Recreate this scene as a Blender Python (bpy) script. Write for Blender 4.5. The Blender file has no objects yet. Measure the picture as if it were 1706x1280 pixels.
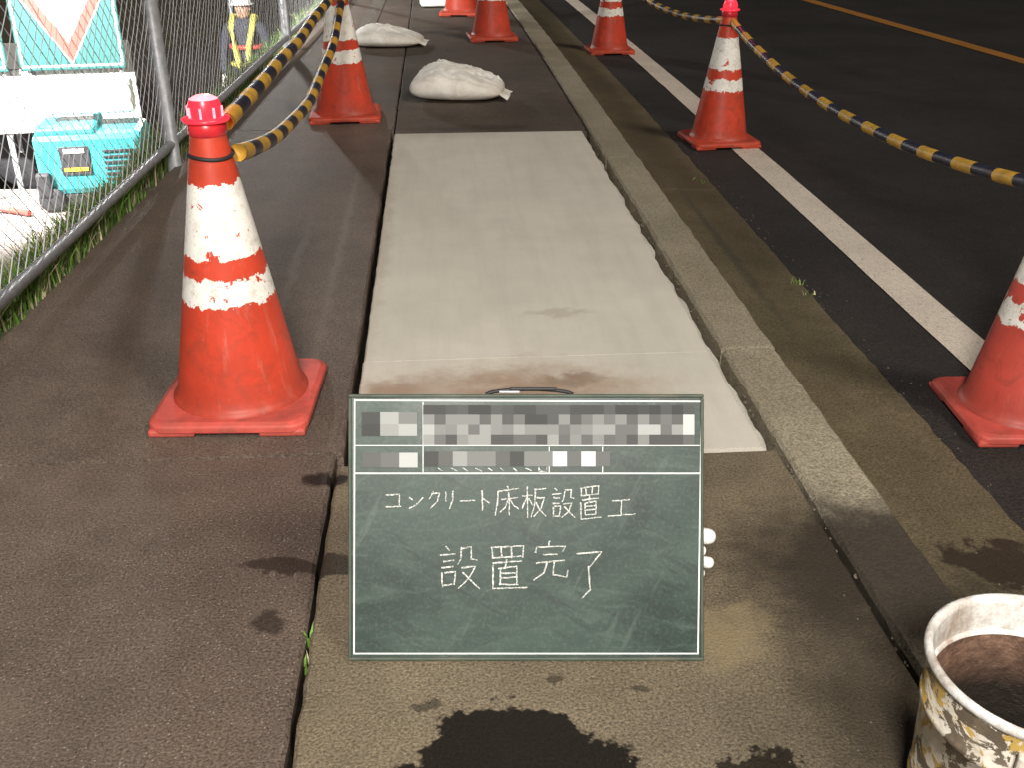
import bpy, math, random
from mathutils import Vector, Matrix, noise
random.seed(7)
S=bpy.context.scene
COL=S.collection
R=math.radians
# ---------------------------------------------------------------- helpers
def link(o,parent=None):
    COL.objects.link(o)
    if parent: o.parent=parent
    return o
def empty(name,loc=(0,0,0),rot=(0,0,0)):
    e=bpy.data.objects.new(name,None); e.location=loc; e.rotation_euler=rot; e.empty_display_size=.1
    return link(e)
def mk(name,verts,faces,mats,parent=None,smooth=False,mi=None,loc=None,rot=None):
    me=bpy.data.meshes.new(name); me.from_pydata([tuple(v) for v in verts],[],faces); me.update()
    if not isinstance(mats,(list,tuple)): mats=[mats]
    for m in mats: me.materials.append(m)
    if mi: me.polygons.foreach_set('material_index',mi)
    if smooth: me.polygons.foreach_set('use_smooth',[True]*len(me.polygons))
    o=bpy.data.objects.new(name,me)
    if loc: o.location=loc
    if rot: o.rotation_euler=rot
    return link(o,parent)
def bevel(o,w=.005,seg=2):
    m=o.modifiers.new('b','BEVEL'); m.width=w; m.segments=seg; m.limit_method='ANGLE'; m.angle_limit=R(35); return o
def box(name,c,s,mat,parent=None,bv=0.0,rot=None):
    x,y,z=[k/2 for k in s]
    v=[(-x,-y,-z),(x,-y,-z),(x,y,-z),(-x,y,-z),(-x,-y,z),(x,-y,z),(x,y,z),(-x,y,z)]
    f=[(0,3,2,1),(4,5,6,7),(0,1,5,4),(1,2,6,5),(2,3,7,6),(3,0,4,7)]
    o=mk(name,v,f,mat,parent,loc=c,rot=rot)
    if bv: bevel(o,bv)
    return o
def revolve(name,prof,mat,parent=None,seg=48,loc=None,cap0=False,cap1=False,rot=None,smooth=True,mi=None):
    v=[];f=[]
    n=len(prof)
    for r,z in prof:
        for i in range(seg):
            a=2*math.pi*i/seg; v.append((r*math.cos(a),r*math.sin(a),z))
    for j in range(n-1):
        for i in range(seg):
            a=j*seg+i;b=j*seg+(i+1)%seg
            f.append((a,b,b+seg,a+seg))
    if cap0: f.append(tuple(reversed(range(seg))))
    if cap1: f.append(tuple(range((n-1)*seg,n*seg)))
    return mk(name,v,f,mat,parent,smooth=smooth,loc=loc,rot=rot)
def tube(name,pts,r,mat,parent=None,seg=10,stripe=0,smooth=True):
    pts=[Vector(p) for p in pts]; v=[];f=[];mi=[];L=0;lens=[0]
    for i in range(1,len(pts)): L+=(pts[i]-pts[i-1]).length; lens.append(L)
    for i,p in enumerate(pts):
        t=(pts[min(i+1,len(pts)-1)]-pts[max(i-1,0)]).normalized()
        up=Vector((0,0,1)) if abs(t.z)<.95 else Vector((1,0,0))
        a=t.cross(up).normalized(); b=a.cross(t)
        rr=r(i/(len(pts)-1)) if callable(r) else r
        for k in range(seg):
            an=2*math.pi*k/seg; v.append(p+(a*math.cos(an)+b*math.sin(an))*rr)
    for i in range(len(pts)-1):
        for k in range(seg):
            q=i*seg+k;w=i*seg+(k+1)%seg
            f.append((q,w,w+seg,q+seg)); mi.append(int(((lens[i]+lens[i+1])/2)/stripe)%2 if stripe else 0)
    f.append(tuple(range(seg)));mi.append(0);f.append(tuple(reversed(range((len(pts)-1)*seg,len(pts)*seg))));mi.append(0)
    return mk(name,v,f,mat,parent,smooth=smooth,mi=mi)
# ---------------------------------------------------------------- materials
class NT:
    def __init__(s,name):
        s.m=bpy.data.materials.new(name); s.m.use_nodes=True; s.t=s.m.node_tree; s.b=s.t.nodes['Principled BSDF']
        s.L=s.t.links.new
        s.geo=s.t.nodes.new('ShaderNodeNewGeometry'); s.tc=s.t.nodes.new('ShaderNodeTexCoord')
        s.P=s.geo.outputs['Position']; s.O=s.tc.outputs['Object']
    def N(s,t,**k):
        n=s.t.nodes.new('ShaderNode'+t)
        for a,b in k.items(): setattr(n,a,b)
        return n
    def noise(s,scale,detail=3,rough=.55,vec=None,dist=0,sc=None):
        n=s.N('TexNoise'); n.inputs['Scale'].default_value=scale; n.inputs['Detail'].default_value=detail
        n.inputs['Roughness'].default_value=rough; n.inputs['Distortion'].default_value=dist
        v=vec if vec is not None else s.P
        if sc:
            q=s.N('VectorMath',operation='MULTIPLY'); s.L(v,q.inputs[0]); q.inputs[1].default_value=sc; v=q.outputs[0]
        s.L(v,n.inputs['Vector']); return n.outputs[0]
    def mr(s,v,a,b,c=0,d=1,smooth=False):
        n=s.N('MapRange'); n.interpolation_type='SMOOTHSTEP' if smooth else 'LINEAR'
        s.L(v,n.inputs[0])
        for i,x in enumerate((a,b,c,d)): n.inputs[i+1].default_value=x
        return n.outputs[0]
    def math(s,op,a,b=None,c=None):
        n=s.N('Math',operation=op)
        for i,x in enumerate((a,b,c)):
            if x is None: continue
            if isinstance(x,(int,float)): n.inputs[i].default_value=x
            else: s.L(x,n.inputs[i])
        return n.outputs[0]
    def mix(s,f,a,b,mode='MIX'):
        n=s.N('Mix'); n.data_type='RGBA'; n.blend_type=mode
        for i,x in ((0,f),(6,a),(7,b)):
            if isinstance(x,(int,float)): n.inputs[i].default_value=x
            elif isinstance(x,tuple): n.inputs[i].default_value=(*x,1) if len(x)==3 else x
            else: s.L(x,n.inputs[i])
        return n.outputs[2]
    def blob(s,cx,cy,rx,ry,soft=.3,amp=.06,nscale=13):
        if not hasattr(s,'_wob'):
            n=s.N('TexNoise'); n.inputs['Scale'].default_value=nscale; n.inputs['Detail'].default_value=4; n.inputs['Roughness'].default_value=.65; s.L(s.P,n.inputs['Vector'])
            q=s.N('VectorMath',operation='SUBTRACT'); s.L(n.outputs['Color'],q.inputs[0]); q.inputs[1].default_value=(.5,.5,.5); s._wob=q.outputs[0]; s._c={}
        if amp not in s._c:
            w=s.N('VectorMath',operation='SCALE'); s.L(s._wob,w.inputs[0]); w.inputs['Scale'].default_value=amp*3
            a=s.N('VectorMath',operation='ADD'); s.L(w.outputs[0],a.inputs[0]); s.L(s.P,a.inputs[1]); s._c[amp]=a.outputs[0]
        q=s.N('VectorMath',operation='SUBTRACT'); s.L(s._c[amp],q.inputs[0]); q.inputs[1].default_value=(cx,cy,0)
        d=s.N('VectorMath',operation='MULTIPLY'); s.L(q.outputs[0],d.inputs[0]); d.inputs[1].default_value=(1/rx,1/ry,0)
        l=s.N('VectorMath',operation='LENGTH'); s.L(d.outputs[0],l.inputs[0])
        return s.mr(l.outputs['Value'],1,1-soft,0,1,True)
    def bump(s,h,strength=.3,dist=.01):
        n=s.N('Bump'); n.inputs['Strength'].default_value=strength; n.inputs['Distance'].default_value=dist
        s.L(h,n.inputs['Height']); s.L(n.outputs[0],s.b.inputs['Normal'])
    def out(s,col=None,rough=None,spec=None,metal=None):
        for k,x in (('Base Color',col),('Roughness',rough),('Specular IOR Level',spec),('Metallic',metal)):
            if x is None: continue
            if isinstance(x,(int,float)): s.b.inputs[k].default_value=x
            elif isinstance(x,tuple): s.b.inputs[k].default_value=(*x,1)
            else: s.L(x,s.b.inputs[k])
        return s.m
def plain(name,col,rough=.6,var=.25,scale=20,metal=0,spec=None,dirt=None,dirtamt=.5,bump=0):
    n=NT(name); a=n.noise(scale,2,.6,n.O)
    dk=tuple(c*(1-var) for c in col); lt=tuple(min(1,c*(1+var)) for c in col)
    c=n.mix(n.mr(a,.3,.7),dk,lt)
    if dirt:
        d=n.noise(scale*.35,5,.7,n.O,dist=.5); c=n.mix(n.mr(d,.5,.7,0,dirtamt),c,dirt)
    if bump: n.bump(n.noise(scale*4,3,.6,n.O),bump,.004)
    return n.out(c,rough,spec,metal)
def ground(name,base,var=.3,speck=.5,speckcol=(.35,.32,.28),stains_shade=(),rough=.75,bumps=.5,big=1.3,tint=None,grain=160,streak=0,gr=.5,mot=.5):
    n=NT(name)
    a=n.noise(big,4,.6); b=n.noise(9,4,.65); g=n.noise(grain,2,.7)
    dk=tuple(c*(1-var) for c in base); lt=tuple(c*(1+var) for c in base)
    c=n.mix(n.mr(a,.32,.68),dk,lt)
    if tint: c=n.mix(n.mr(n.noise(.9,3,.6,sc=(1.7,1.1,1)),.45,.7,0,.7),c,tint)
    c=n.mix(n.mr(b,.4,.75,0,mot),c,tuple(k*.6 for k in base))
    c=n.mix(.9,c,n.mix(n.mr(g,.3,.7),(1-gr,)*3,(1+gr*1.1,)*3),'MULTIPLY')
    if streak: c=n.mix(n.mr(n.noise(6,3,.6,sc=(3,.25,1)),.45,.7,0,streak),c,tuple(k*.62 for k in base))
    if speck:
        v=n.N('TexVoronoi'); v.inputs['Scale'].default_value=150; n.L(n.P,v.inputs['Vector'])
        sc_=n.N('SeparateColor'); n.L(v.outputs['Color'],sc_.inputs[0])
        m=n.math('MULTIPLY',n.mr(v.outputs['Distance'],.30,.14),n.math('GREATER_THAN',sc_.outputs[0],.76))
        c=n.mix(n.math('MULTIPLY',m,speck),c,speckcol)
    rg=None
    for (cx,cy,rx,ry,col,st,soft,amp,rr) in stains_shade:  # entries are stains and painted shadow alike
        m=n.math('MULTIPLY',n.blob(cx,cy,rx,ry,soft,amp),st)
        c=n.mix(m,c,col)
        if rr is not None:
            q=n.N('Mix'); q.data_type='FLOAT'; n.L(m,q.inputs[0])
            if rg is None: q.inputs[2].default_value=rough
            else: n.L(rg,q.inputs[2])
            q.inputs[3].default_value=rr; rg=q.outputs[0]
    n.bump(n.math('ADD',g,n.math('MULTIPLY',b,mot*2)),bumps,.006)
    return n.out(c,rough if rg is None else rg,.4)
W=(.016,.013,.010)
near_stains_shade=[(.86,1.52,.46,.36,(.026,.019,.013),.92,.62,.08,None),(.66,1.18,.17,.30,(.035,.027,.018),.75,.85,.06,None),(.08,1.07,.175,.160,(.008,.006,.005),.96,.10,.075,.35),(.44,1.035,.09,.07,W,.9,.12,.06,.35),  # first two blobs: cast shadow painted into the colour, right of the board
  (-.26,1.93,.05,.04,(.008,.006,.005),.95,.4,.02,None),(-.24,1.62,.12,.035,W,.8,.3,.04,.5),(-.05,1.235,.03,.014,W,.6,.3,.03,.5),
  (.46,1.38,.14,.10,(.27,.21,.115),.55,.8,.08,None),(.16,1.29,.02,.012,W,.6,.3,.02,.5),(.30,1.25,.02,.010,W,.6,.3,.02,.5)]
M={}
M['walkL']=ground('walk_left',(.122,.092,.073),.30,.45,(.46,.42,.36),[(-.32,1.62,.09,.025,W,.75,.4,.05,.5),(-.33,1.45,.035,.04,W,.7,.4,.03,.5),(-.28,1.93,.06,.04,(.008,.006,.005),.9,.4,.02,None),
   (-.50,3.0,.025,1.2,(.21,.18,.15),.5,.9,.02,None),(-.36,3.6,.025,1.5,(.21,.18,.145),.5,.9,.02,None),(-.9,1.2,.35,.25,(.20,.165,.125),.4,.9,.09,None)],rough=.58,tint=(.155,.110,.080),grain=190,gr=.65)
M['walkC']=ground('walk_centre',(.175,.140,.092),.28,.4,(.40,.36,.27),near_stains_shade,rough=.65,tint=(.120,.100,.075),grain=190,gr=.6)
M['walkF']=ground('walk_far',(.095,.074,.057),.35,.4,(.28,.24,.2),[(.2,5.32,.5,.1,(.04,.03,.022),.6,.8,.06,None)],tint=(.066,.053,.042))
M['slab']=ground('slab_new',(.62,.585,.505),.06,0,(.3,.3,.3),[(.18,2.30,.52,.26,(.30,.18,.11),.80,.9,.10,None),(-.14,2.33,.12,.14,(.26,.14,.08),.6,.9,.05,None),(.33,2.38,.13,.05,(.17,.11,.065),.5,.8,.06,None),(.35,2.83,.17,.04,(.38,.34,.25),.5,.8,.05,None),
   (-.22,3.6,.05,1.6,(.36,.27,.20),.4,.9,.03,None),(.0,5.2,.6,.2,(.40,.36,.30),.5,.9,.05,None)],rough=.7,bumps=.05,big=3,grain=320,streak=.18,gr=.12,mot=.14)
M['kerb']=ground('kerb_mat',(.300,.262,.190),.22,.45,(.48,.44,.35),[(.86,1.52,.44,.36,(.026,.019,.013),.92,.62,.08,None)],tint=(.21,.178,.118),mot=.35)  # dark blob carries the painted shadow across the kerb
M['gutter']=ground('gutter_mat',(.120,.094,.054),.3,.4,(.28,.23,.16),[(1.22,1.75,.14,.10,(.02,.016,.012),.85,.3,.09,.45),(1.0,1.45,.34,.40,(.02,.015,.01),.92,.7,.09,None),(1.14,3.9,.03,1.3,(.045,.046,.032),.7,.9,.02,None)],tint=(.085,.072,.036))  # middle blob continues the shadow painted on walk and kerb
M['road']=ground('asphalt_mat',(.027,.0225,.020),.3,.5,(.15,.13,.12),[],rough=.8,bumps=.9,grain=110)
M['bank']=ground('bank_mat',(.10,.085,.055),.4,0,stains_shade=[],bumps=1)
M['under']=plain('under_dirt',(.012,.010,.008),.95)
def paint(name,col,under,lo=.36,hi=.5,sc=45):
    n=NT(name); a=n.noise(sc,6,.75); g=n.noise(150,2,.7)
    m=n.mr(a,lo,hi); c=n.mix(m,under,n.mix(n.mr(n.noise(3,3),.3,.7),tuple(k*.82 for k in col),col))
    c=n.mix(.6,c,n.mix(n.mr(g,.3,.7),(.6,.6,.6),(1.3,1.3,1.3)),'MULTIPLY'); n.bump(g,.4,.004)
    return n.out(c,.6)
M['white_line']=paint('white_line_mat',(.80,.70,.59),(.10,.09,.07),.30,.42)
M['yellow_line']=paint('yellow_line_mat',(.50,.21,.035),(.06,.05,.03),.32,.47)
M['old_line']=paint('old_line_mat',(.21,.19,.16),(.09,.07,.055),.40,.62,25)
M['mortar']=ground('mortar_mat',(.56,.53,.46),.12,0,grain=250,bumps=.3,gr=.25)
def cone_mat(name,red,z1=(.405,.572),z2=(.295,.358)):
    n=NT(name); inf=n.N('ObjectInfo')
    off=n.N('VectorMath',operation='ADD'); n.L(n.O,off.inputs[0]); n.L(inf.outputs['Location'],off.inputs[1])
    v=off.outputs[0]
    sp=n.N('SeparateXYZ'); n.L(n.O,sp.inputs[0]); z=sp.outputs[2]
    e=n.noise(22,5,.7,v); zz=n.math('ADD',z,n.mr(e,.2,.8,-.020,.020))
    def band(a,b): return n.math('MULTIPLY',n.math('GREATER_THAN',zz,a),n.math('LESS_THAN',zz,b))
    w=n.math('MAXIMUM',band(*z1),band(*z2))
    peel=n.noise(17,7,.68,v,dist=.6); w=n.math('MULTIPLY',w,n.math('LESS_THAN',peel,.610))
    rc=n.mix(n.mr(n.noise(7,4,.6,v),.3,.7),tuple(k*.80 for k in red),tuple(min(1,k*1.12) for k in red))
    rc=n.mix(n.mr(n.noise(14,6,.75,v,dist=1),.50,.75,0,.6),rc,(.16,.05,.035))
    scr=n.noise(30,4,.8,v,sc=(1,1,.12)); rc=n.mix(n.mr(scr,.56,.72,0,.45),rc,(.62,.20,.15))
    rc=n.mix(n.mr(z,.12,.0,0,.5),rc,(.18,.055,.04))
    wc=n.mix(n.mr(n.noise(24,5,.75,v),.5,.75),(.93,.91,.85),(.52,.45,.37))
    wc=n.mix(n.mr(n.noise(70,3,.7,v,dist=2),.62,.70,0,.8),wc,(.30,.20,.15))
    c=n.mix(w,rc,wc); n.bump(w,.25,.002)
    return n.out(c,.48,.4)
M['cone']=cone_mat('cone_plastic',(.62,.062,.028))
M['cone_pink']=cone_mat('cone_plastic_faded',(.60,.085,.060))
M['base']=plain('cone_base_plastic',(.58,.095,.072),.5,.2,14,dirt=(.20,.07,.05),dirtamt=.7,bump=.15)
M['base_o']=plain('cone_base_orange',(.55,.065,.03),.5,.2,14,dirt=(.16,.06,.04),dirtamt=.7,bump=.15)
M['black']=plain('black_rubber',(.02,.02,.022),.6)
M['yel']=plain('rope_yellow',(.62,.35,.045),.5,.15,30,dirt=(.20,.13,.04),dirtamt=.6)
M['blk']=plain('rope_black',(.022,.022,.040),.45,.3)
def emis(name,col,st,base=(.5,.02,.03)):
    n=NT(name); n.b.inputs['Emission Color'].default_value=(*col,1); n.b.inputs['Emission Strength'].default_value=st
    return n.out(base,.3)
M['lamp']=emis('lamp_red_lit',(1,.04,.08),.8)
M['lamp_hot']=emis('lamp_red_core',(1,.30,.34),2.4)
M['lampbody']=plain('lamp_red_plastic',(.62,.03,.04),.3)
def bagmat():
    n=NT('sandbag_cloth'); c=n.mix(n.mr(n.noise(6,4,.6,n.O),.45,.75),(.90,.88,.82),(.62,.57,.48))
    n.bump(n.noise(7,3,.5,n.O,dist=2.2),.30,.03)
    return n.out(c,.65)
M['bag']=bagmat()
M['galv']=plain('galvanised_steel',(.34,.35,.37),.45,.2,30,metal=.3)
M['wire']=plain('wire_galvanised',(.42,.43,.46),.5,.2,30,metal=.2)
# ---------------------------------------------------------------- camera
cam=bpy.data.cameras.new('camera'); cam.lens=1700*36/1706; cam.sensor_width=36; cam.clip_start=.05; cam.clip_end=500
co=bpy.data.objects.new('camera',cam); co.location=(0,0,1.20); co.rotation_euler=(R(90-26.83),0,R(-4.08)); link(co); S.camera=co
# ---------------------------------------------------------------- ground pieces
def drift(y): return -.0018*max(0,y-5)**2 if y<20 else -.405-.054*(y-20)
def fx(y): return -1.265+.035*(y-2.7)
def piece(name,x0,x1,y0,y1,zt,mat,th=.12,jit=.0025,step=.045,ch=.006,slope=0,parent=None,fq=22):
    f0=x0 if callable(x0) else (lambda y:x0); f1=x1 if callable(x1) else (lambda y:x1)
    n=max(2,int((y1-y0)/(step if y1-y0<8 else .12))); v=[];f=[]
    sd=random.random()*50
    for i in range(n+1):
        y=y0+(y1-y0)*i/n
        a=f0(y)+jit*(noise.noise((y*fq,sd,0))*2+noise.noise((y*5,sd,3))*1.5); b=f1(y)+jit*(noise.noise((y*fq,sd,9))*2+noise.noise((y*5,sd,13))*1.5)
        c=ch*(1+.9*noise.noise((y*30,sd,5))); z2=zt+slope
        v+=[(a,y,zt-th),(a,y,zt-c),(a+c,y,zt),(b-c,y,z2),(b,y,z2-c),(b,y,zt-th)]
    for i in range(n):
        for k in range(5):
            q=i*6+k; f.append((q,q+1,q+7,q+6)[::-1])
    f.append((0,1,2,3,4,5)); f.append(tuple(n*6+k for k in (5,4,3,2,1,0)))
    return mk(name,v,f,mat,parent)
mk('ground',[(-80,-30,-2.2),(80,-30,-2.2),(80,150,-2.2),(-80,150,-2.2)],[(0,1,2,3)],M['bank'])
sw=empty('sidewalk')
mk('bed',[(-1.38,-5,-.09),(.93,-5,-.09),(.93,5,-.09),(.93+drift(9),9,-.09),(.93+drift(14),14,-.09),(-1.1,14,-.09)],[(0,1,2,3,4,5)],M['under'],sw)
piece('panel_near',fx,-.262,-4,2.035,0,M['walkL'],parent=sw)
piece('panel_mid',fx,-.245,2.045,5.33,0.001,M['walkL'],parent=sw)
piece('panel_far',fx,-.232,5.342,13,0,M['walkL'],parent=sw)
piece('panel_distant',fx,-.232,13.01,60,0,M['walkL'],parent=sw)
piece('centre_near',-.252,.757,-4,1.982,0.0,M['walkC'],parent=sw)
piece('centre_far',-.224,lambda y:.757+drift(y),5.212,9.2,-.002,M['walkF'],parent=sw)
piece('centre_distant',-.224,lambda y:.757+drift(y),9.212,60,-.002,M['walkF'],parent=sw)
mk('faded_strip',[(-.66,7.4,.004),(-.53,7.4,.004),(-.47,14,.004),(-.60,14,.004)],[(0,1,2,3)],M['old_line'],sw)
sl=empty('concrete_slab')
piece('slab_panel_near',-.226,.728,1.995,2.523,.003,M['slab'],jit=.0010,ch=.004,parent=sl)
piece('slab_panel_far',-.224,.730,2.526,5.20,.003,M['slab'],jit=.0010,ch=.004,parent=sl)
piece('mortar_edge',.712,.740,2.0,5.18,-.003,M['mortar'],th=.06,jit=.006,step=.018,ch=.006,parent=sl,fq=9)
kb=empty('kerb')
ys=[-3.9,-1.7,.43,2.55,4.67,6.8,8.9,11,13.2,40]
for a,b in zip(ys,ys[1:]):
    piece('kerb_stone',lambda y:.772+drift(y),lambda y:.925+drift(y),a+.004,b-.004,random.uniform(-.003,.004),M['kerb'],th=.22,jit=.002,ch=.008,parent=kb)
gt=empty('gutter')
gs=[-3.9,-1.5,.5,2.57,4.7,6.8,9,11,13.2,40]
for a,b in zip(gs,gs[1:]):
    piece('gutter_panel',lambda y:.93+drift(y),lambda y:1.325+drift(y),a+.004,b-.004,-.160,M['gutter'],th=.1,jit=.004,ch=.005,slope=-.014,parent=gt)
mk('road',[(1.30,-20,-.18),(30,-20,-.18),(30,150,-.18),(-8,150,-.18),(-2,40,-.18),(1.0,18,-.18),(1.27,9,-.18)],[tuple(range(7))],M['road'])
mk('ground_under_road',[(.75,-20,-.32),(30,-20,-.32),(30,150,-.32),(-9,150,-.32),(-2,40,-.32),(.5,18,-.32)],[tuple(range(6))],M['under'])
def strip(name,fl,w,y0,y1,z,mat,n=160):
    v=[];f=[]
    for i in range(n+1):
        y=y0+(y1-y0)*i/n
        j=.006*noise.noise((y*6,1,2)); v+=[(fl(y)+j,y,z),(fl(y)+w+.006*noise.noise((y*7,5,2)),y,z)]
    for i in range(n): f.append((2*i,2*i+1,2*i+3,2*i+2))
    return mk(name,v,f,mat)
strip('white_edge_line',lambda y:1.605+drift(y)*.75,.15,-5,30,-.176,M['white_line'])
strip('yellow_centre_line',lambda y:4.62-.076*(y-8.06),.15,-5,30,-.176,M['yellow_line'])
def pebbles(name,spots,mat,parent=None):
    v=[];f=[]
    for (x,y,z,r) in spots:
        k=len(v); a0=random.random()*6
        for i in range(5): a=a0+i*1.257; q=r*random.uniform(.7,1.2); v.append((x+q*math.cos(a),y+q*math.sin(a),z))
        for i in range(4): a=a0+i*1.57; q=r*random.uniform(.3,.7); v.append((x+q*math.cos(a),y+q*math.sin(a),z+r*random.uniform(.5,.9)))
        f+=[(k+5,k+6,k+7,k+8)]+[(k+i,k+(i+1)%5,k+5+min(3,i)) for i in range(5)]+[(k+i+1,k+5+(i+1)%4,k+5+i) for i in range(4)]
    return mk(name,v,f,mat,parent)
rp=random.Random(5); sp=[]
for _ in range(400): y=rp.uniform(1,9); sp.append((1.33+rp.gauss(0,.04)+drift(y),y,-.179,rp.uniform(.0015,.0045)))
for _ in range(200): y=rp.uniform(1,9); sp.append((1.05+abs(rp.gauss(0,.08))+drift(y),y,-.168,rp.uniform(.0015,.004)))
for _ in range(220): sp.append((rp.uniform(-1.2,-.28),rp.uniform(1,8),0.001,rp.uniform(.001,.0024)))
for _ in range(160): y=rp.uniform(5.25,8); sp.append((rp.uniform(-.2,.7),y,0.0,rp.uniform(.001,.006)))
for _ in range(90): sp.append((rp.uniform(-.24,.74),rp.uniform(1.0,1.97),0.0,rp.uniform(.001,.0026)))
for _ in range(140): y=rp.uniform(1.2,5.2); sp.append((.762+rp.gauss(0,.006),y,-.012,rp.uniform(.002,.005)))
pebbles('gravel_debris',sp,plain('pebble',(.11,.09,.065),.8,.4,60))
# lot + bank
v=[];f=[];nx,ny=30,60
def lotz(x,y):
    t=min(1,max(0,(y-7.5)/3.5)); t=t*t*(3-2*t); lo=-1.0-.8*t
    e=fx(y); s=min(1,max(0,(e-.16-x)/.65)); s=s**.9
    return -.02+ (lo+.02)*s
for j in range(ny+1):
    y=-4+j*.4
    for i in range(nx+1):
        u=(i/nx)**2.4; x=fx(y)-.005-u*14; v.append((x,y,lotz(x,y)+.02*noise.noise((x*3,y*3,0))*min(1,u*60)))
for j in range(ny):
    for i in range(nx):
        a=j*(nx+1)+i; f.append((a,a+nx+1,a+nx+2,a+1))
nn=NT('lot_ground'); sp_=nn.N('SeparateXYZ'); nn.L(nn.P,sp_.inputs[0])
zz=nn.math('ADD',sp_.outputs[2],nn.mr(nn.noise(4,3),0,1,-.15,.15))
c=nn.mix(nn.mr(zz,-.9,-.7),nn.mix(nn.noise(12,4,.7),(.22,.18,.165),(.38,.33,.31)),nn.mix(nn.noise(14,4,.7),(.03,.04,.015),(.20,.18,.12)))
c=nn.mix(nn.mr(sp_.outputs[1],8.6,9.6),c,nn.mix(nn.noise(6,4),(.05,.04,.032),(.10,.08,.065)))
nn.bump(nn.noise(40,3),.6,.02); M['lotg']=nn.out(c,.85)
mk('vacant_lot_ground',v,f,M['lotg'],smooth=True)
# ---------------------------------------------------------------- grass
n=NT('grass_blades'); n.L(n.mix(n.noise(7,3),(.06,.17,.018),(.20,.36,.06)),n.b.inputs['Base Color']); M['grass']=n.out(None,.6)
M['drygrass']=plain('dry_grass',(.50,.45,.28),.7,.3,5)
def tufts(name,spots,parent=None,dry=.25):
    v=[];f=[];mi=[]
    for (x,y,z,h,k,spr) in spots:
        for _ in range(k):
            a=random.random()*6.28; r=random.random()*spr; px=x+r*math.cos(a);py=y+r*math.sin(a)
            hh=h*random.uniform(.5,1.2); w=random.uniform(.0015,.0040); d=random.random()*6.28; ln=hh*random.uniform(.15,.9)
            dx,dy=math.cos(d),math.sin(d); sx,sy=-dy*w,dx*w; b=len(v)
            v+=[(px-sx,py-sy,z),(px+sx,py+sy,z),(px-sx*.8+dx*ln*.35,py-sy*.8+dy*ln*.35,z+hh*.6),(px+sx*.8+dx*ln*.35,py+sy*.8+dy*ln*.35,z+hh*.6),(px+dx*ln,py+dy*ln,z+hh)]
            f+=[(b,b+1,b+3,b+2),(b+2,b+3,b+4)]; m=1 if random.random()<dry else 0; mi+=[m,m]
    return mk(name,v,f,[M['grass'],M['drygrass']],parent,mi=mi)
sp=[]
for _ in range(2300):
    y=random.uniform(1.6,11) if random.random()<.45 else random.uniform(1.9,5); e=fx(y); x=e-.03-random.uniform(0,.28)
    dn=noise.noise((y*2.2,3,1)); 
    if dn<-.32: continue
    sp.append((x,y,lotz(x,y)-.01,random.uniform(.06,.15)*(1+dn*.6),random.randint(5,10),.035))
for _ in range(500):
    y=random.uniform(2,9); x=fx(y)-random.uniform(.25,.8); sp.append((x,y,lotz(x,y)-.01,random.uniform(.10,.28),6,.06))
tufts('verge_grass',sp,dry=.3)
tufts('gutter_weed',[(1.31,3.45,-.175,.025,14,.03),(1.32,3.35,-.175,.018,8,.03)])
tufts('gutter_weed',[(1.28,4.85,-.175,.02,12,.05)])
tufts('joint_weed',[(-.258,1.42,-.03,.045,7,.012),(-.258,1.36,-.03,.030,5,.012)])
# ---------------------------------------------------------------- fence
fe=empty('chain_link_fence')
def wires():
    v=[];f=[]; y0,y1=-.5,14; z0,z1=.10,1.55; p=.068; r=.0017
    def seg(a,b,off):
        A=Vector((fx(a[0])-.015+off,a[0],a[1]));B=Vector((fx(b[0])-.015+off,b[0],b[1])); 
        t=(B-A).normalized(); n1=Vector((1,0,0)); n2=t.cross(n1); m=14; k=len(v); ph=random.random()*6
        for q in range(m+1):
            P_=A.lerp(B,q/m)+n1*.003*math.sin(ph+q*2.1)+n2*.002*math.sin(ph*2+q*1.3)
            for an in (0,2.09,4.19): v.append(P_+n1*math.cos(an)*r+n2*math.sin(an)*r)
        for q in range(m):
            for i in range(3): j=(i+1)%3; f.append((k+3*q+i,k+3*q+j,k+3*q+3+j,k+3*q+3+i))
    h=z1-z0; k=y0-h
    while k<y1:
        for s in (1,-1):
            a=k;b=k+h; pa,pb=(a,z0),(b,z1)
            if s<0: pa,pb=(a,z1),(b,z0)
            (ya,za),(yb,zb)=pa,pb
            if yb<y0 or ya>y1: continue
            if ya<y0: za=za+(zb-za)*(y0-ya)/(yb-ya); ya=y0
            if yb>y1: zb=za+(zb-za)*(y1-ya)/(yb-ya); yb=y1
            seg((ya,za),(yb,zb),.002*s)
        k+=p
    return mk('mesh_wires',v,f,M['wire'],fe)
wires()
tube('bottom_rail',[(fx(y)-.0,y,.10) for y in (-.5,5,14)],.020,M['galv'],fe,seg=14)
tube('top_rail',[(fx(y)-.0,y,1.56) for y in (-.5,5,14)],.02,M['galv'],fe,seg=14)
for y in (1.45,4.67,7.9,11.1): tube('post',[(fx(y)-.005,y,-.1),(fx(y)-.005,y,1.6)],.034,M['galv'],fe,seg=20)
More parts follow.
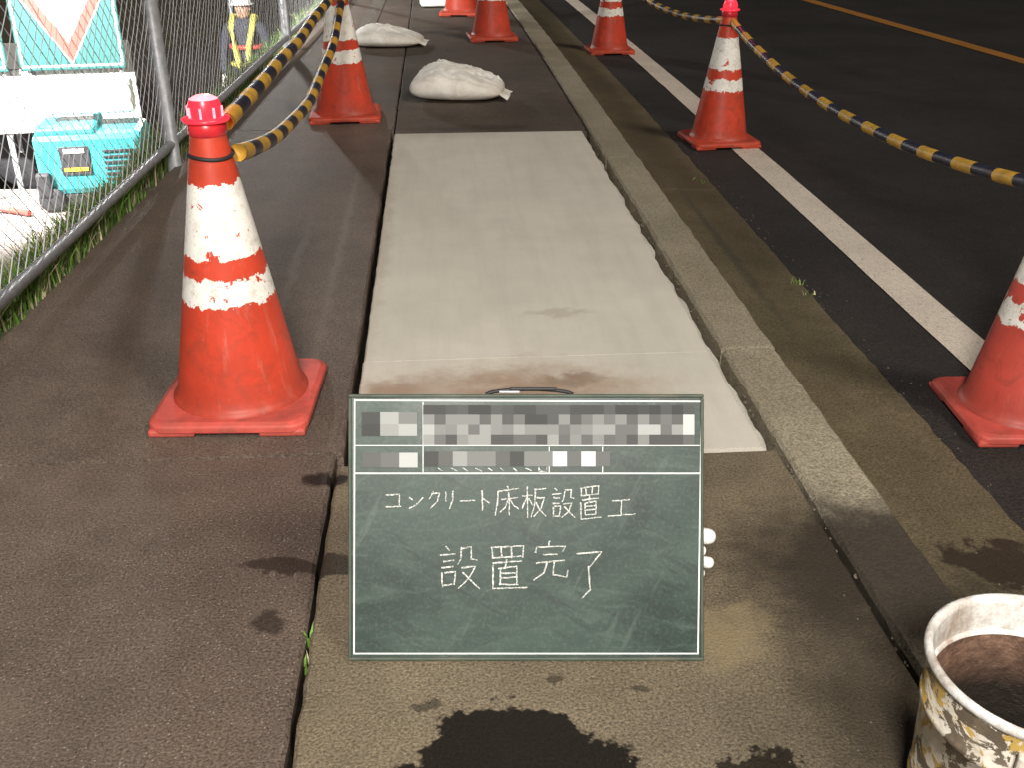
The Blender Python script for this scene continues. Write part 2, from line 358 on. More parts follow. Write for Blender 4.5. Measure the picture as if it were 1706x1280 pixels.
# ---------------------------------------------------------------- cones
def cone(loc,rotz=0,lamp=0,mat='cone',bm='base_o',ring=True,tilt=0):
    e=empty('traffic_cone',loc,(tilt,0,rotz))
    prof=[(.164,.028),(.164,.040),(.157,.046),(.152,.055)]
    for i in range(1,31):
        z=.055+(.685-.055)*i/30; prof.append((.152+(.037-.152)*i/30,z))
    prof+=[(.035,.70),(.028,.703),(.0,.703)]
    revolve('cone_body',prof,M[mat],e)
    hw=.189;rc=.045;out=[]
    for q in range(4):
        a0=R(90*q); cxx=hw-rc
        for k in range(7):
            a=R(15*k); x=cxx+rc*math.cos(a); y=cxx+rc*math.sin(a); out.append((x*math.cos(a0)-y*math.sin(a0),x*math.sin(a0)+y*math.cos(a0)))
    N_=len(out)
    v=[(x,y,.012) for x,y in out]+[(x,y,.030) for x,y in out]+[(x*.93,y*.93,.037) for x,y in out]
    f=[tuple(reversed(range(N_))),tuple(range(2*N_,3*N_))]
    for L in (0,N_):
        for i in range(N_): j=(i+1)%N_; f.append((L+i,L+j,L+N_+j,L+N_+i))
    bevel(mk('base_plate',v,f,M[bm],e),.004)
    for sx in(-1,1):
        for sy in(-1,1): box('foot',(sx*.130,sy*.130,.010),(.11,.11,.019),M[bm],e,.006)
    if ring:
        tube('tie_ring',[(.049*math.cos(a*math.pi/16),.049*math.sin(a*math.pi/16),.628+.003*math.sin(a*.4)) for a in range(33)],.0045,M['black'],e,8)
    if lamp:
        L='lamp' if lamp>1 else 'lampbody'
        revolve('lamp_skirt',[(.040,.672),(.043,.676),(.042,.70),(.038,.704)],M['lampbody'],e,32)
        revolve('lamp_brim',[(.036,.700),(.050,.703),(.053,.709),(.038,.713)],M[L],e,32)
        revolve('lamp_lens',[(.036,.712),(.037,.735),(.031,.750)],M['lamp'],e,32)
        revolve('lamp_cap',[(.031,.750),(.018,.757),(0,.758)],M['lamp' if lamp<3 else 'lamp_hot'],e,32)
        for k in range(8):
            a=k*.785; box('lens_rib',(.037*math.cos(a),.037*math.sin(a),.724),(.006,.004,.022),M['lamp' if lamp<3 else 'lamp_hot'],e,rot=(0,0,a))
    return e
cone((-.512,2.315,0.001),R(-3),3,'cone','base')
cone((-.50,5.63,0),R(3),2)
cone((.44,8.40,0),R(4),0)
cone((.24,9.95,0),R(-8),0)
cone((1.57,5.66,-.178),R(5),2,'cone','base_o')
cone((1.45,8.85,-.178),R(2),2)
cone((1.60,2.42,-.178),R(-4),2,'cone_pink','base')
def rope(name,a,b,s,r=.020,ph=0):
    a=Vector(a);b=Vector(b);n=int((b-a).length/.012);P_=[]
    for i in range(n+1):
        t=i/n; p=a.lerp(b,t); p.z-=s*4*t*(1-t); p.x+=.008*noise.noise((t*6,a.x*9+a.z*5,1)); P_.append(p)
    tube(name,P_,r,[M['yel'],M['blk']],None,14,.118)
rope('striped_safety_rope',(-.48,2.36,.69),(-.47,5.6,.70),.025)
rope('striped_safety_rope',(-.46,2.36,.62),(-.46,5.6,.64),.17)
rope('striped_safety_rope',(1.58,5.61,.47),(1.60,2.46,.46),.13)
rope('striped_safety_rope',(1.56,5.70,.47),(1.45,8.80,.47),.10)
rope('striped_safety_rope',(1.45,8.90,.47),(1.30,12.0,.47),.10)
rope('striped_safety_rope',(-.50,5.68,.66),(-.55,9.0,.66),.05)
# ---------------------------------------------------------------- sandbags : pillow sacks with side seam bulging over the base
def sandbag(loc,lx,ly,h,rot,seed):
    nu,nv=96,40; v=[];f=[]
    rr=random.Random(seed); cr=[(rr.uniform(-.8,.8),rr.uniform(.2,.9),rr.uniform(-.7,.7),rr.uniform(.025,.05),rr.uniform(.25,.55)) for _ in range(14)]
    for j in range(nv+1):
        ph=math.pi*j/nv-math.pi/2   # bottom to top
        for i in range(nu):
            th=2*math.pi*i/nu
            ct,st=math.cos(th),math.sin(th); e=.52
            sx=math.copysign(abs(ct)**e,ct); sy=math.copysign(abs(st)**e,st)
            cp=max(0,math.cos(ph))**.62; sz=math.copysign(abs(math.sin(ph))**.85,math.sin(ph))
            x=sx*cp; y=sy*cp*(1-.16*max(0,sx))
            z=.46+.54*sz if sz>0 else .46+.46*sz*1.0
            z*= (1.02-.30*(x+.35) if x>-.35 else 1.02+.22*(x+.35))*(1+.10*y)
            if sz>0:
                for (cx,cy,an,wd,L) in cr:
                    du=x-cx; dv=y-(cy*2-1.1); a_=du*math.cos(an)+dv*math.sin(an); b_=-du*math.sin(an)+dv*math.cos(an)+.2*math.sin(a_*4)
                    z-=.09*math.exp(-(b_/wd)**2)*math.exp(-(a_/L)**2); z+=.055*math.exp(-((b_-wd*2)/wd)**2)*math.exp(-(a_/L)**2)
            z+=.10*noise.noise((x*1.4+seed,y*1.2,seed))*max(0,sz)
            w=1+.05*noise.noise((x*2,y*2,seed+3))
            v.append((x*lx/2*w,y*ly/2*w,max(.002,z*h)))
    for j in range(nv):
        for i in range(nu):
            a=j*nu+i;b=j*nu+(i+1)%nu; f.append((a,b,b+nu,a+nu))
    # gathered mouth flap lying at the right end
    k=len(v); m=9
    for i in range(m):
        t=-1+2*i/(m-1)
        v.append((lx*.40,t*ly*.22,h*.34)); v.append((lx*(.56+.03*math.sin(i*2.3)),t*ly*.30,.012+.018*abs(math.sin(i*1.9))))
    for i in range(m-1): f.append((k+2*i,k+2*i+1,k+2*i+3,k+2*i+2))
    return mk('sandbag',v,f,M['bag'],smooth=True,loc=loc,rot=(0,0,rot))
sandbag((.12,6.12,0),.54,.40,.175,R(-10),2)
sandbag((-.37,8.15,0),.54,.42,.135,R(-6),8)
# ---------------------------------------------------------------- chalkboard
cb=empty('chalkboard',(.118,1.322,.004)); cb.rotation_euler=(R(90-26.83),0,R(-4.08))
n=NT('chalkboard_green')
a=n.noise(5,5,.6,n.O,dist=1.2); b=n.noise(7,4,.6,n.O,sc=(1,4,1),dist=2)
c=n.mix(n.mr(a,.35,.7),(.014,.030,.023),(.035,.064,.050)); c=n.mix(n.mr(b,.5,.75,0,.6),c,(.066,.100,.080))
rt=n.N('VectorRotate'); rt.rotation_type='Z_AXIS'; rt.inputs['Angle'].default_value=.5; n.L(n.O,rt.inputs['Vector'])
c=n.mix(n.mr(n.noise(5,4,.6,rt.outputs[0],sc=(1,9,1)),.56,.62,0,.6),c,(.014,.025,.020))
rt2=n.N('VectorRotate'); rt2.rotation_type='Z_AXIS'; rt2.inputs['Angle'].default_value=-1.1; n.L(n.O,rt2.inputs['Vector'])
c=n.mix(n.mr(n.noise(4,5,.65,rt2.outputs[0],sc=(1,7,1)),.58,.68,0,.35),c,(.11,.14,.12))
c=n.mix(n.mr(n.noise(160,2,.6,n.O),.5,.8,0,.25),c,(.14,.17,.16)); M['board']=n.out(c,n.mr(a,.3,.7,.38,.55),.5)
M['frame']=plain('board_frame_green',(.045,.065,.045),.55,.3,20,dirt=(.12,.10,.07),dirtamt=.5)
M['bline']=plain('board_line_white',(.78,.80,.78),.6,.08)
n=NT('chalk'); c=n.mix(n.mr(n.noise(420,3,.7,n.O),.38,.58),(.12,.15,.135),(.76,.76,.72)); M['chalk']=n.out(c,.9)
def bp(px,py,z): return ((px-883)/995,(1120-py)/995,z)
box('board_panel',(0,.225,-.006),(.592,.442,.010),M['board'],cb)
box('frame_top',(0,.4475,-.006),(.601,.006,.016),M['frame'],cb,.002)
box('frame_bottom',(0,.003,-.006),(.601,.006,.016),M['frame'],cb,.002)
box('frame_left',(-.2975,.225,-.006),(.006,.439,.016),M['frame'],cb,.002)
box('frame_right',(.2975,.225,-.006),(.006,.439,.016),M['frame'],cb,.002)
box('back_brace',(0,.225,-.016),(.05,.42,.008),M['frame'],cb)
tube('carry_handle',[((-.068+.148*t),.450+.009*math.sin(math.pi*t)**.5,-.004) for t in [i/16 for i in range(17)]],.0032,M['black'],cb,8)
box('handle_grip',(.012,.4595,-.004),(.080,.006,.010),M['black'],cb,.002)
box('handle_clip',(-.028,.4545,.002),(.035,.004,.006),M['galv'],cb,.001)
def quadline(vs,fs,p,q,w,z):
    p=Vector(p[:2]);q=Vector(q[:2]);t=(q-p).normalized();n_=Vector((-t.y,t.x))*w/2;k=len(vs)
    for s in (p+n_,p-n_,q-n_,q+n_): vs.append((s.x,s.y,z))
    fs.append((k,k+1,k+2,k+3))
vs=[];fs=[]
LN=[((594,682),(1178,684)),((594,1108),(1172,1108)),((595,805),(1176,805))]
for k,(a,b) in enumerate(LN): quadline(vs,fs,bp(*a,0),bp(*b,0),.0024,.0002)
for k,(a,b) in enumerate([((595,680),(594,1109)),((1178,683),(1172,1109))]): quadline(vs,fs,bp(*a,0),bp(*b,0),.0024,.0006)
for a,b in [((596,758),(1175,758)),]: quadline(vs,fs,bp(*a,0),bp(*b,0),.0013,.0002)
for a,b in [((710,685),(710,803)),((922,760),(922,803)),((1012,760),(1012,803))]: quadline(vs,fs,bp(*a,0),bp(*b,0),.0013,.0006)
mk('ruled_lines',vs,fs,M['bline'],cb)
n=NT('mosaic_grey'); at=n.N('Attribute',attribute_name='shade'); n.L(at.outputs['Color'],n.b.inputs['Base Color']); M['mosaic']=n.out(None,.7)
vs=[];fs=[];cols=[]  # grey mosaic blocks standing in for the unreadable header writing
def sblk(x0,y0,x1,y1,g,z=.0010):
    k=len(vs)
    for p in ((x0,y1),(x1,y1),(x1,y0),(x0,y0)): vs.append(bp(p[0],p[1],z))
    fs.append((k,k+1,k+2,k+3)); cols.append((g*.97,g*1.0,g*.98,1))
rs=random.Random(3)
for i,(g1,g2) in enumerate([(.05,.04),(.33,.28),(.18,.36)]): sblk(607+31*i,702,638+31*i,722,g1); sblk(607+31*i,722,638+31*i,742,g2)
for i,(g1) in enumerate([.10,.13,.45]): sblk(608+31*i,770,608+31*(i+1),795,g1)
for r_,(ya,yb) in enumerate([(690,706),(706,723),(723,740),(740,757)]):
    x=710
    while x<1165:
        if r_==0: g=rs.choice([.035,.045,.06,.07])
        elif r_==1: g=rs.choice([.04,.07,.13,.2,.09]) 
        elif r_==3: g=rs.choice([.06,.12,.20,.26,.1])
        else: g=rs.choice([.12,.18,.26,.36,.2])
        if x>1140 and r_ in(1,2): g=.5 if x<1150 else .06
        sblk(x,ya,x+19,yb,g); x+=19
x=712
while x<1010:
    sblk(x,768,x+24,793,rs.choice([.05,.1,.18,.28]) if x<925 or x>1000 else (.60 if 925<x<950 or 975<x<1000 else .12)); x+=24
o=mk('header_mosaic',vs,fs,M['mosaic'],cb)
ca=o.data.color_attributes.new('shade','FLOAT_COLOR','CORNER')
for p in o.data.polygons:
    for li in p.loop_indices: ca.data[li].color=cols[p.index]
G={'ko':[[(10,20),(85,18),(82,85)],[(8,88),(92,84)]],
'n':[[(15,20),(35,35)],[(12,88),(50,72),(90,25)]],
'ku':[[(42,5),(15,50)],[(40,24),(85,20),(70,60),(25,98)]],
'ri':[[(20,15),(20,60)],[(75,8),(75,55),(45,98)]],
'-':[[(0,50),(100,47)]],
'to':[[(35,5),(36,95)],[(36,40),(88,60)]],
'yuka':[[(50,0),(53,14)],[(12,18),(95,15)],[(14,18),(12,60),(0,98)],[(25,45),(95,42)],[(58,25),(58,100)],[(57,45),(42,68),(22,85)],[(60,45),(78,68),(98,82)]],
'ita':[[(0,30),(42,28)],[(22,0),(22,100)],[(22,32),(0,72)],[(24,40),(40,58)],[(50,12),(98,8)],[(53,12),(50,55),(36,98)],[(55,38),(90,36),(75,70),(45,98)],[(58,50),(75,75),(100,98)]],
'setsu':[[(15,0),(24,8)],[(0,20),(42,17)],[(6,34),(36,32)],[(6,48),(36,46)],[(8,62),(9,95)],[(8,62),(37,60),(35,93)],[(9,92),(36,90)],[(58,5),(56,30),(46,45)],[(58,6),(82,4),(82,32),(98,33)],[(52,52),(88,49),(74,75),(45,98)],[(56,60),(75,80),(100,98)]],
'chi':[[(10,5),(13,28)],[(10,5),(90,2),(87,27)],[(13,28),(88,26)],[(36,5),(37,27)],[(63,4),(63,27)],[(15,40),(90,37)],[(52,28),(49,50)],[(30,50),(31,86)],[(30,50),(78,48),(78,86)],[(31,62),(78,61)],[(31,73),(78,72)],[(31,86),(78,85)],[(12,46),(13,98),(100,95)]],
'kou':[[(15,15),(85,11)],[(50,14),(47,86)],[(0,90),(102,84)]],
'kan':[[(52,0),(51,12)],[(10,32),(13,14),(92,12),(84,30)],[(28,38),(72,35)],[(10,57),(92,52)],[(42,56),(36,80),(6,98)],[(62,55),(60,88),(98,92),(100,76)]],
'ryo':[[(6,12),(92,6),(50,38)],[(52,36),(56,85),(28,102)]]}
vs=[];fs=[]
cz=[0]
def stroke(pts,w):
    cz[0]+=1; z=.0005+.00002*(cz[0]%40)
    P_=[]
    for a,b in zip(pts,pts[1:]):
        L=max(2,int(math.dist(a,b)/5))
        for i in range(L): P_.append((a[0]+(b[0]-a[0])*i/L,a[1]+(b[1]-a[1])*i/L))
    P_.append(pts[-1]); P_=[(p[0]+rs.uniform(-.45,.45),p[1]+rs.uniform(-.45,.45)) for p in P_]
    V=[Vector(bp(p[0],p[1],z)) for p in P_]; k=len(vs)
    for i,p in enumerate(V):
        t=(V[min(i+1,len(V)-1)]-V[max(i-1,0)]).normalized(); ww=w*rs.uniform(.65,1.15)/2*(1-.35*i/len(V))
        nn_=Vector((-t.y,t.x,0))*ww; vs.append(p+nn_); vs.append(p-nn_)
    for i in range(len(V)-1): fs.append((k+2*i,k+2*i+1,k+2*i+3,k+2*i+2))
def glyph(g,x0,y0,x1,y1,w=.0027):
    sl_=rs.uniform(-2,7)
    for s in G[g]:
        j=(rs.uniform(-3,3),rs.uniform(-2,2))
        stroke([(x0+(x1-x0)*(p[0]+j[0]+rs.uniform(-2,2))/100,y0+(y1-y0)*(p[1]+j[1]-sl_*p[0]/100+rs.uniform(-2,2))/100) for p in s],w)
for g,a in (('ko',(644,834,676,866)),('n',(682,838,712,868)),('ku',(716,832,742,866)),('ri',(744,832,766,866)),('-',(772,842,798,860)),('to',(800,832,826,870)),
  ('yuka',(830,826,872,878)),('ita',(877,828,917,880)),('setsu',(926,830,966,880)),('chi',(970,828,1010,884)),('kou',(1020,848,1066,880))): glyph(g,*a)
for g,a in (('setsu',(738,928,804,1000)),('chi',(818,926,884,1002)),('kan',(892,918,952,984)),('ryo',(964,930,1014,1012))): glyph(g,*a,w=.0031)
for x in range(735,905,21): stroke([(x,796),(x+rs.randint(4,12),801)],.0018)
stroke([(905,794),(905,802),(918,802),(918,794)],.0018)
mk('chalk_writing',vs,fs,M['chalk'],cb)
# ---------------------------------------------------------------- glove
M['glove']=plain('glove_white_cotton',(.84,.83,.80),.85,.06,60,bump=.3)
gl=empty('work_glove',cb.location,cb.rotation_euler)
def skin(name,verts,edges,rad,mat,parent,sub=2,root=0):
    me=bpy.data.meshes.new(name); me.from_pydata(verts,edges,[]); me.materials.append(mat)
    o=bpy.data.objects.new(name,me); link(o,parent); 
    m=o.modifiers.new('s','SKIN'); m.use_smooth_shade=True
    if not me.skin_vertices: me.skin_vertices.new()
    for i,r in enumerate(rad): me.skin_vertices[0].data[i].radius=(r,r) if not isinstance(r,tuple) else r
    me.skin_vertices[0].data[root].use_root=True
    s=o.modifiers.new('u','SUBSURF'); s.levels=sub; s.render_levels=sub
    return o
skin('palm',[(.16,.17,-.05),(.20,.175,-.045),(.245,.18,-.040)],[(0,1),(1,2)],[(.024,.020),(.040,.018),(.044,.016)],M['glove'],gl)
skin('cuff',[(.165,.17,-.05),(.12,.165,-.055)],[(0,1)],[(.026,.022),(.032,.027)],M['glove'],gl)
for nm,yy,L,rr in (('index_finger',.208,.052,.0155),('middle_finger',.184,.034,.012),('ring_finger',.164,.047,.011),('little_finger',.146,.030,.010)):
    skin(nm,[(.235,yy-.004,-.040),(.27,yy,-.034),(.27+L*.62,yy,-.022),(.27+L,yy,-.004)],[(0,1),(1,2),(2,3)],[rr,rr,rr,rr*.95],M['glove'],gl)
skin('thumb',[(.19,.205,-.040),(.215,.232,-.030),(.235,.245,-.024)],[(0,1),(1,2)],[.012,.011,.010],M['glove'],gl)
# ---------------------------------------------------------------- bucket
bk=empty('paint_bucket',(.752,.955,.004),(0,0,R(60))); bk.scale=(1.18,1.18,1.04)
n=NT('bucket_outside'); v_=n.O
pe=n.noise(14,7,.7,v_,dist=.8); c=n.mix(n.math('GREATER_THAN',pe,.53),(.66,.61,.53),(.48,.32,.08))
c=n.mix(n.math('GREATER_THAN',n.noise(22,6,.7,v_,dist=.6),.53),c,(.11,.085,.06)); c=n.mix(n.mr(n.noise(50,4,.7,v_),.45,.7,0,.6),c,(.22,.17,.11))
n.bump(pe,.6,.004); M['bko']=n.out(c,.6)
n=NT('bucket_inside'); c=n.mix(n.mr(n.noise(14,6,.75,n.O,sc=(1,1,.5)),.44,.66),(.74,.73,.70),(.36,.29,.23)); c=n.mix(n.mr(n.noise(60,4,.7,n.O),.5,.7,0,.6),c,(.30,.24,.19)); n.bump(n.noise(40,4,.7,n.O),.7,.004); M['bki']=n.out(c,.6)
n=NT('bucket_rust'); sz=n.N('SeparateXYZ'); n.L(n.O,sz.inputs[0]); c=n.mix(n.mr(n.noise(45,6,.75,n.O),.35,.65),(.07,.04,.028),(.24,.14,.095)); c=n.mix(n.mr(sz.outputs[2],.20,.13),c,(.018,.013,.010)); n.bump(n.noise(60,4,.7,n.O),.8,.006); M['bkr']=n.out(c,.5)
h=.275
revolve('outer_wall',[(.100,0),(.104,.004),(.106,.05),(.1085,.052),(.1085,.058),(.107,.06),(.112,.19),(.1155,.192),(.1155,.20),(.1125,.202),(.1165,h-.012)],M['bko'],bk,64,cap0=True)
revolve('rim',[(.1165,h-.014),(.1205,h-.012),(.1220,h-.006),(.1205,h-.001),(.1165,h+.001),(.113,h-.002),(.1115,h-.010)],M['bki'],bk,64)
revolve('inner_wall',[(.1115,h-.010),(.1095,h-.052)],M['bki'],bk,64)
revolve('inner_lip',[(.1095,h-.052),(.107,h-.054),(.106,h-.058)],M['bki'],bk,64)
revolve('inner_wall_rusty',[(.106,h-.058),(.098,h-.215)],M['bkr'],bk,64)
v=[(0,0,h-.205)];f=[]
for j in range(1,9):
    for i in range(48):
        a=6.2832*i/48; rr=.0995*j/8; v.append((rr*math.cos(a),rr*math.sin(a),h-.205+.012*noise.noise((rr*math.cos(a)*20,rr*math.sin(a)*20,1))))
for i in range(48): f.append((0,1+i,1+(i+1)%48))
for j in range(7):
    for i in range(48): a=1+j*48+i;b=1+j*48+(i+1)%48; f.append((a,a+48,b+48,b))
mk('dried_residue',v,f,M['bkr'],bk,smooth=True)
for s in (-1,1): box('handle_ear',(s*.119,0,h-.05),(.012,.03,.035),M['bko'],bk,.003)
tube('wire_handle',[(.122*math.cos(t),.13*math.sin(t),h-.05+.12*math.sin(t)) for t in [math.pi+math.pi*i/20 for i in range(21)]],.0025,M['galv'],bk,8)
# ---------------------------------------------------------------- beyond the fence
M['teal']=plain('teal_paint',(.03,.34,.36),.4,.15,6,dirt=(.10,.20,.2),dirtamt=.4)
M['tealsign']=plain('sign_teal',(.025,.14,.135),.5,.08)
M['whitep']=plain('white_paint',(.82,.82,.80),.45,.05,4,dirt=(.5,.48,.44),dirtamt=.3)
M['redp']=plain('sign_red',(.58,.08,.06),.5,.05); M['yelp']=plain('sign_yellow',(.75,.45,.03),.5,.05); M['dark']=plain('dark_part',(.03,.03,.035),.6)
M['glass']=plain('dark_glass',(.02,.03,.04),.1,.05)
EM=emis('flood_lens',(1,.97,.93),9,(.8,.8,.8))
g=empty('light_tower_generator',(-2.50,7.60,-1.0),(0,0,R(8)))
box('canopy',(0,0,.33),(.74,.50,.44),M['teal'],g,.05); box('canopy_step',(-.14,-.04,.56),(.40,.40,.06),M['teal'],g,.02); box('skid',(0,0,.07),(.70,.46,.10),M['dark'],g,.01)
box('control_panel',(-.10,-.255,.36),(.20,.012,.20),M['dark'],g,.004); box('panel_label',(-.10,-.264,.43),(.14,.004,.03),M['whitep'],g); box('panel_stripe',(-.10,-.264,.30),(.16,.004,.025),M['yelp'],g)
for k in range(6): box('vent_louvre',(.20,-.256,.22+.04*k),(.22,.012,.014),M['dark'],g,.002)
box('side_hose_reel',(-.33,-.27,.20),(.10,.06,.18),M['dark'],g,.02)
for s in(-1,1): revolve('wheel',[(0,-.03),(.06,-.03),(.09,-.02),(.09,.02),(.06,.03),(0,.03)],M['dark'],g,20,loc=(s*.30,-.26,.09),rot=(R(90),0,0))
tube('mast',[(.05,.05,.55),(.05,.05,.72)],.03,M['galv'],g,10)
box('lamp_housing',(.02,-.02,.76),(.62,.14,.24),M['whitep'],g,.03)
for s in(-1,1): box('lamp_lens',(.02+s*.15,-.096,.76),(.27,.012,.19),EM,g,.004)
tube('red_hose',[(-.45,-.35,.03),(-.7,-.2,.04),(-.95,-.4,.03),(-1.1,-.1,.05),(-.8,.1,.25)],.02,M['redp'],g,8)
tr=empty('work_truck',(-5.05,10.85,-1.62),(0,0,R(6)))
box('bed_side',(.0,-.85,.94),(3.6,.05,.42),M['whitep'],tr,.01); box('bed_side_far',(0,.85,.94),(3.6,.05,.42),M['whitep'],tr,.01)
box('bed_tail',(1.79,0,.94),(.05,1.64,.42),M['whitep'],tr,.01); box('bed_floor',(0,0,.76),(3.55,1.65,.06),M['galv'],tr)
for k in (-1.2,-.4,.4,1.2): box('side_stake',(k,-.882,.94),(.06,.02,.40),M['galv'],tr,.004)
box('chassis',(-.4,0,.62),(4.4,.7,.14),M['dark'],tr,.02); box('side_guard',(.1,-.80,.55),(1.2,.04,.20),M['whitep'],tr,.01)
box('cab',(-2.75,0,1.35),(1.5,1.7,1.5),M['whitep'],tr,.12); box('cab_window',(-2.75,-.855,1.72),(1.0,.02,.5),M['glass'],tr,.01); box('windscreen',(-3.505,0,1.72),(.02,1.4,.55),M['glass'],tr,.01)
for x_ in (-2.7,1.0):
    for s in(-1,1):
        revolve('wheel',[(.0,-.1),(.2,-.1),(.34,-.09),(.38,-.05),(.38,.05),(.34,.09),(.2,.1),(0,.1)],M['dark'],tr,32,loc=(x_,s*.78,.38),rot=(R(90),0,0))
        revolve('hub',[(0,-.11),(.17,-.11),(.19,-.09)],M['galv'],tr,24,loc=(x_,s*.78,.38),rot=(R(90),0,0))
box('tail_lamp',(1.83,-.6,.80),(.02,.2,.08),M['redp'],tr,.004)
def flatpoly(name,pts,y,mat,parent,th=.003):
    v=[(x,y,z) for x,z in pts]+[(x,y+th,z) for x,z in pts]; n_=len(pts)
    f=[tuple(range(n_)),tuple(reversed(range(n_,2*n_)))]+[(i,i+n_,(i+1)%n_+n_,(i+1)%n_) for i in range(n_)]
    return mk(name,v,f,mat,parent)
def signpanel(nm,loc):
    s=empty(nm,loc,(0,0,R(8)))
    box('panel',(0,.01,.46),(.92,.02,.92),M['tealsign'],s,.01); flatpoly('panel_border',[(-.44,.03),(.44,.03),(.44,.89),(-.44,.89)],-.004,M['whitep'],s); flatpoly('panel_field',[(-.42,.05),(.42,.05),(.42,.87),(-.42,.87)],-.008,M['tealsign'],s)
    for q in(-1,1): tube('leg',[(q*.40,.04,.9),(q*.40,.10,-.75)],.018,M['galv'],s,8)
    return s
s1=signpanel('yield_sign',(-3.32,9.92,-.45))
def tri(k,cz_): return [(0,cz_-.46*k),(.50*k,cz_+.36*k),(-.50*k,cz_+.36*k)]
flatpoly('triangle_edge',tri(.90,.46),-.012,M['whitep'],s1); flatpoly('triangle_red',tri(.84,.46),-.016,M['redp'],s1); flatpoly('triangle_white',tri(.52,.475),-.020,M['whitep'],s1)
s2=signpanel('warning_sign',(-4.33,9.78,-.45))
flatpoly('diamond_black',[(0,.06),(.40,.46),(0,.86),(-.40,.46)],-.012,M['dark'],s2); flatpoly('diamond_yellow',[(0,.09),(.37,.46),(0,.83),(-.37,.46)],-.016,M['yelp'],s2)
flatpoly('road_works_bar',[(-.16,.36),(.16,.36),(.16,.41),(-.16,.41)],-.020,M['dark'],s2); flatpoly('arrow',[(-.03,.41),(.03,.41),(.03,.56),(.09,.56),(0,.68),(-.09,.56),(-.03,.56)],-.020,M['dark'],s2)
bar=empty('road_barrier',(-3.9,9.6,-1.5),(0,0,R(8)))
box('board',(0,0,.80),(2.35,.03,.50),M['whitep'],bar,.006)
for q in(-1.1,0,1.1): box('leg',(q,.04,.45),(.05,.04,.95),M['galv'],bar,.004)
cr=empty('plastic_crate',(.0,10.55,0),(0,0,R(5)))
box('tub',(0,0,.10),(.28,.20,.18),M['whitep'],cr,.015); box('rim',(0,0,.195),(.31,.23,.02),M['whitep'],cr,.006); box('lid_handle',(0,0,.215),(.10,.03,.02),M['dark'],cr,.004)
# ---------------------------------------------------------------- worker
pw=empty('road_worker',(-2.10,12.0,-1.78),(0,0,R(170)))
M['cloth']=plain('dark_workwear',(.05,.055,.075),.85,.2); M['vest']=plain('vest_reflective',(.62,.58,.14),.4,.1)
M['skin']=plain('skin',(.50,.32,.23),.6,.08); M['helmet']=plain('helmet_white',(.75,.75,.72),.3,.05); M['boot']=plain('boot',(.03,.03,.03),.6)
V=[(0,0,.95),(0,0,1.12),(0,0,1.32),(0,0,1.44),(0,.0,1.52),(-.19,0,1.42),(-.27,.02,1.15),(-.24,.14,.95),(.19,0,1.42),(.27,.02,1.15),(.24,.12,.93),(-.10,0,.88),(-.12,.02,.50),(-.13,-.02,.10),(.10,0,.88),(.12,.02,.50),(.13,-.02,.10)]
E=[(0,1),(1,2),(2,3),(3,4),(3,5),(5,6),(6,7),(3,8),(8,9),(9,10),(0,11),(11,12),(12,13),(0,14),(14,15),(15,16)]
Rr=[(.15,.11),(.145,.105),(.17,.115),(.12,.09),.055,.07,.052,.04,.07,.052,.04,.095,.07,.05,.095,.07,.05]
skin('body',V,E,Rr,M['cloth'],pw)
revolve('head',[(.0,-.115),(.045,-.105),(.068,-.07),(.078,-.02),(.080,.03),(.076,.07),(.055,.10),(.0,.118)],M['skin'],pw,32,loc=(0,.01,1.62))
for s in(-1,1):
    revolve('eye',[(0,-.008),(.008,-.004),(.008,.004),(0,.008)],M['dark'],pw,12,loc=(s*.03,.085,1.63)); box('ear',(s*.082,.0,1.62),(.015,.03,.05),M['skin'],pw,.006)
    skin('hand',[(s*.24,.13,.94),(s*.235,.16,.88),(s*.23,.17,.84)],[(0,1),(1,2)],[.03,.036,.025],M['glove'],pw,1)
    for k in range(4): skin('finger',[(s*(.255-.016*k),.17,.85),(s*(.255-.016*k),.185,.81),(s*(.255-.016*k),.18,.775+.004*k)],[(0,1),(1,2)],[.009,.009,.008],M['glove'],pw,1)
    skin('thumb',[(s*.21,.15,.90),(s*.19,.18,.86)],[(0,1)],[.011,.009],M['glove'],pw,1)
    box('boot',(s*.13,.05,.05),(.10,.28,.10),M['boot'],pw,.03)
    tube('vest_stripe',[(s*.10,-.10,1.50),(s*.12,.02,1.535),(s*.12,.115,1.42),(s*.075,.150,1.22),(s*.05,.15,1.00)],.036,M['vest'],pw,8)
box('nose',(0,.09,1.605),(.018,.025,.03),M['skin'],pw,.006); box('mouth',(0,.079,1.565),(.04,.01,.008),M['redp'],pw,.002)
revolve('helmet_shell',[(.108,0),(.105,.04),(.085,.09),(.05,.115),(0,.125)],M['helmet'],pw,32,loc=(0,.01,1.665)); revolve('helmet_brim',[(.10,.0),(.135,-.006),(.135,.0),(.10,.012)],M['helmet'],pw,32,loc=(0,.02,1.665))
for zb in (1.03,1.22): tube('belt_stripe',[(.172*math.cos(a*math.pi/12),.135*math.sin(a*math.pi/12),zb) for a in range(25)],.026,M['vest'] if zb<1.1 else M['redp'],pw,8)
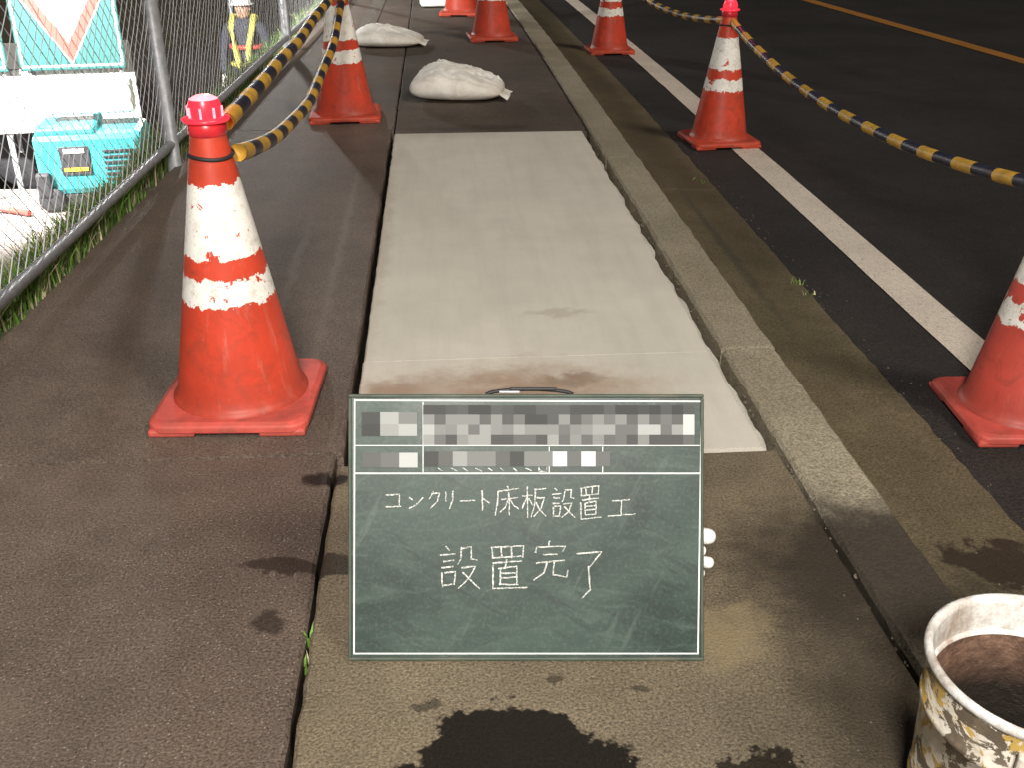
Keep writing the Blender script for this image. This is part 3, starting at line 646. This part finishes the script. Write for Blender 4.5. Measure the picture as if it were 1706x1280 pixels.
# ---------------------------------------------------------------- lights
w=bpy.data.worlds.new('World'); S.world=w; w.use_nodes=True; nt=w.node_tree; bg=nt.nodes['Background']; sk=nt.nodes.new('ShaderNodeTexSky'); sk.sky_type='NISHITA'; sk.sun_disc=False
sd=Vector((.27,-.25,.40)).normalized(); sk.sun_elevation=R(4); sk.sun_rotation=math.atan2(sd.x,sd.y)
nt.links.new(sk.outputs[0],bg.inputs[0]); bg.inputs[1].default_value=.022
su=bpy.data.lights.new('sun','SUN'); su.energy=1.45; su.angle=R(13); su.color=(1,.92,.82); so=bpy.data.objects.new('sun',su); link(so); so.rotation_euler=(-sd).to_track_quat('-Z','Y').to_euler()
def flood(loc,target,power,size,ang,col=(1,.97,.92)):
    e=empty('work_floodlight',loc); d=(Vector(target)-Vector(loc)); q=d.to_track_quat('-Z','Y').to_euler()
    h_=empty('head'); h_.parent=e; h_.rotation_euler=q
    box('housing',(0,0,.10),(.50,.36,.12),M['dark'],h_,.02); box('lens',(0,0,.035),(.44,.30,.008),EM,h_)
    tube('mast',[(0,0,.0+.05),(0,0,-loc[2]-1.6)],.03,M['galv'],e,12)
    l=bpy.data.lights.new('flood_lamp','SPOT'); l.energy=power; l.shadow_soft_size=size; l.spot_size=R(ang); l.spot_blend=.7; l.color=col
    lo=bpy.data.objects.new('flood_lamp',l); link(lo,h_); lo.location=(0,0,-.02)
flood((-3.9,5.4,1.9),(-3.9,10.2,-1.0),7500,.15,100)
flood((-2.6,14.0,1.7),(.4,5.0,-.1),600,.12,80)
flood((-.3,-1.6,2.7),(-.05,3.0,0),1050,.4,72,(1,.95,.88))
for loc_ in ((-.512,2.315,.82),(1.57,5.66,.64)):
    l=bpy.data.lights.new('lamp_glow','POINT'); l.energy=.6; l.color=(1,.10,.13); l.shadow_soft_size=.03; lo=bpy.data.objects.new('lamp_glow',l); link(lo); lo.location=loc_
    for e_ in [o for o in bpy.data.objects if o.name.startswith('traffic_cone')]:
        if (Vector(e_.location).xy-Vector(loc_).xy).length<.01: lo.parent=e_; lo.location=(0,0,.80)
S.view_settings.view_transform='Standard'; S.view_settings.look='None'; S.view_settings.exposure=0
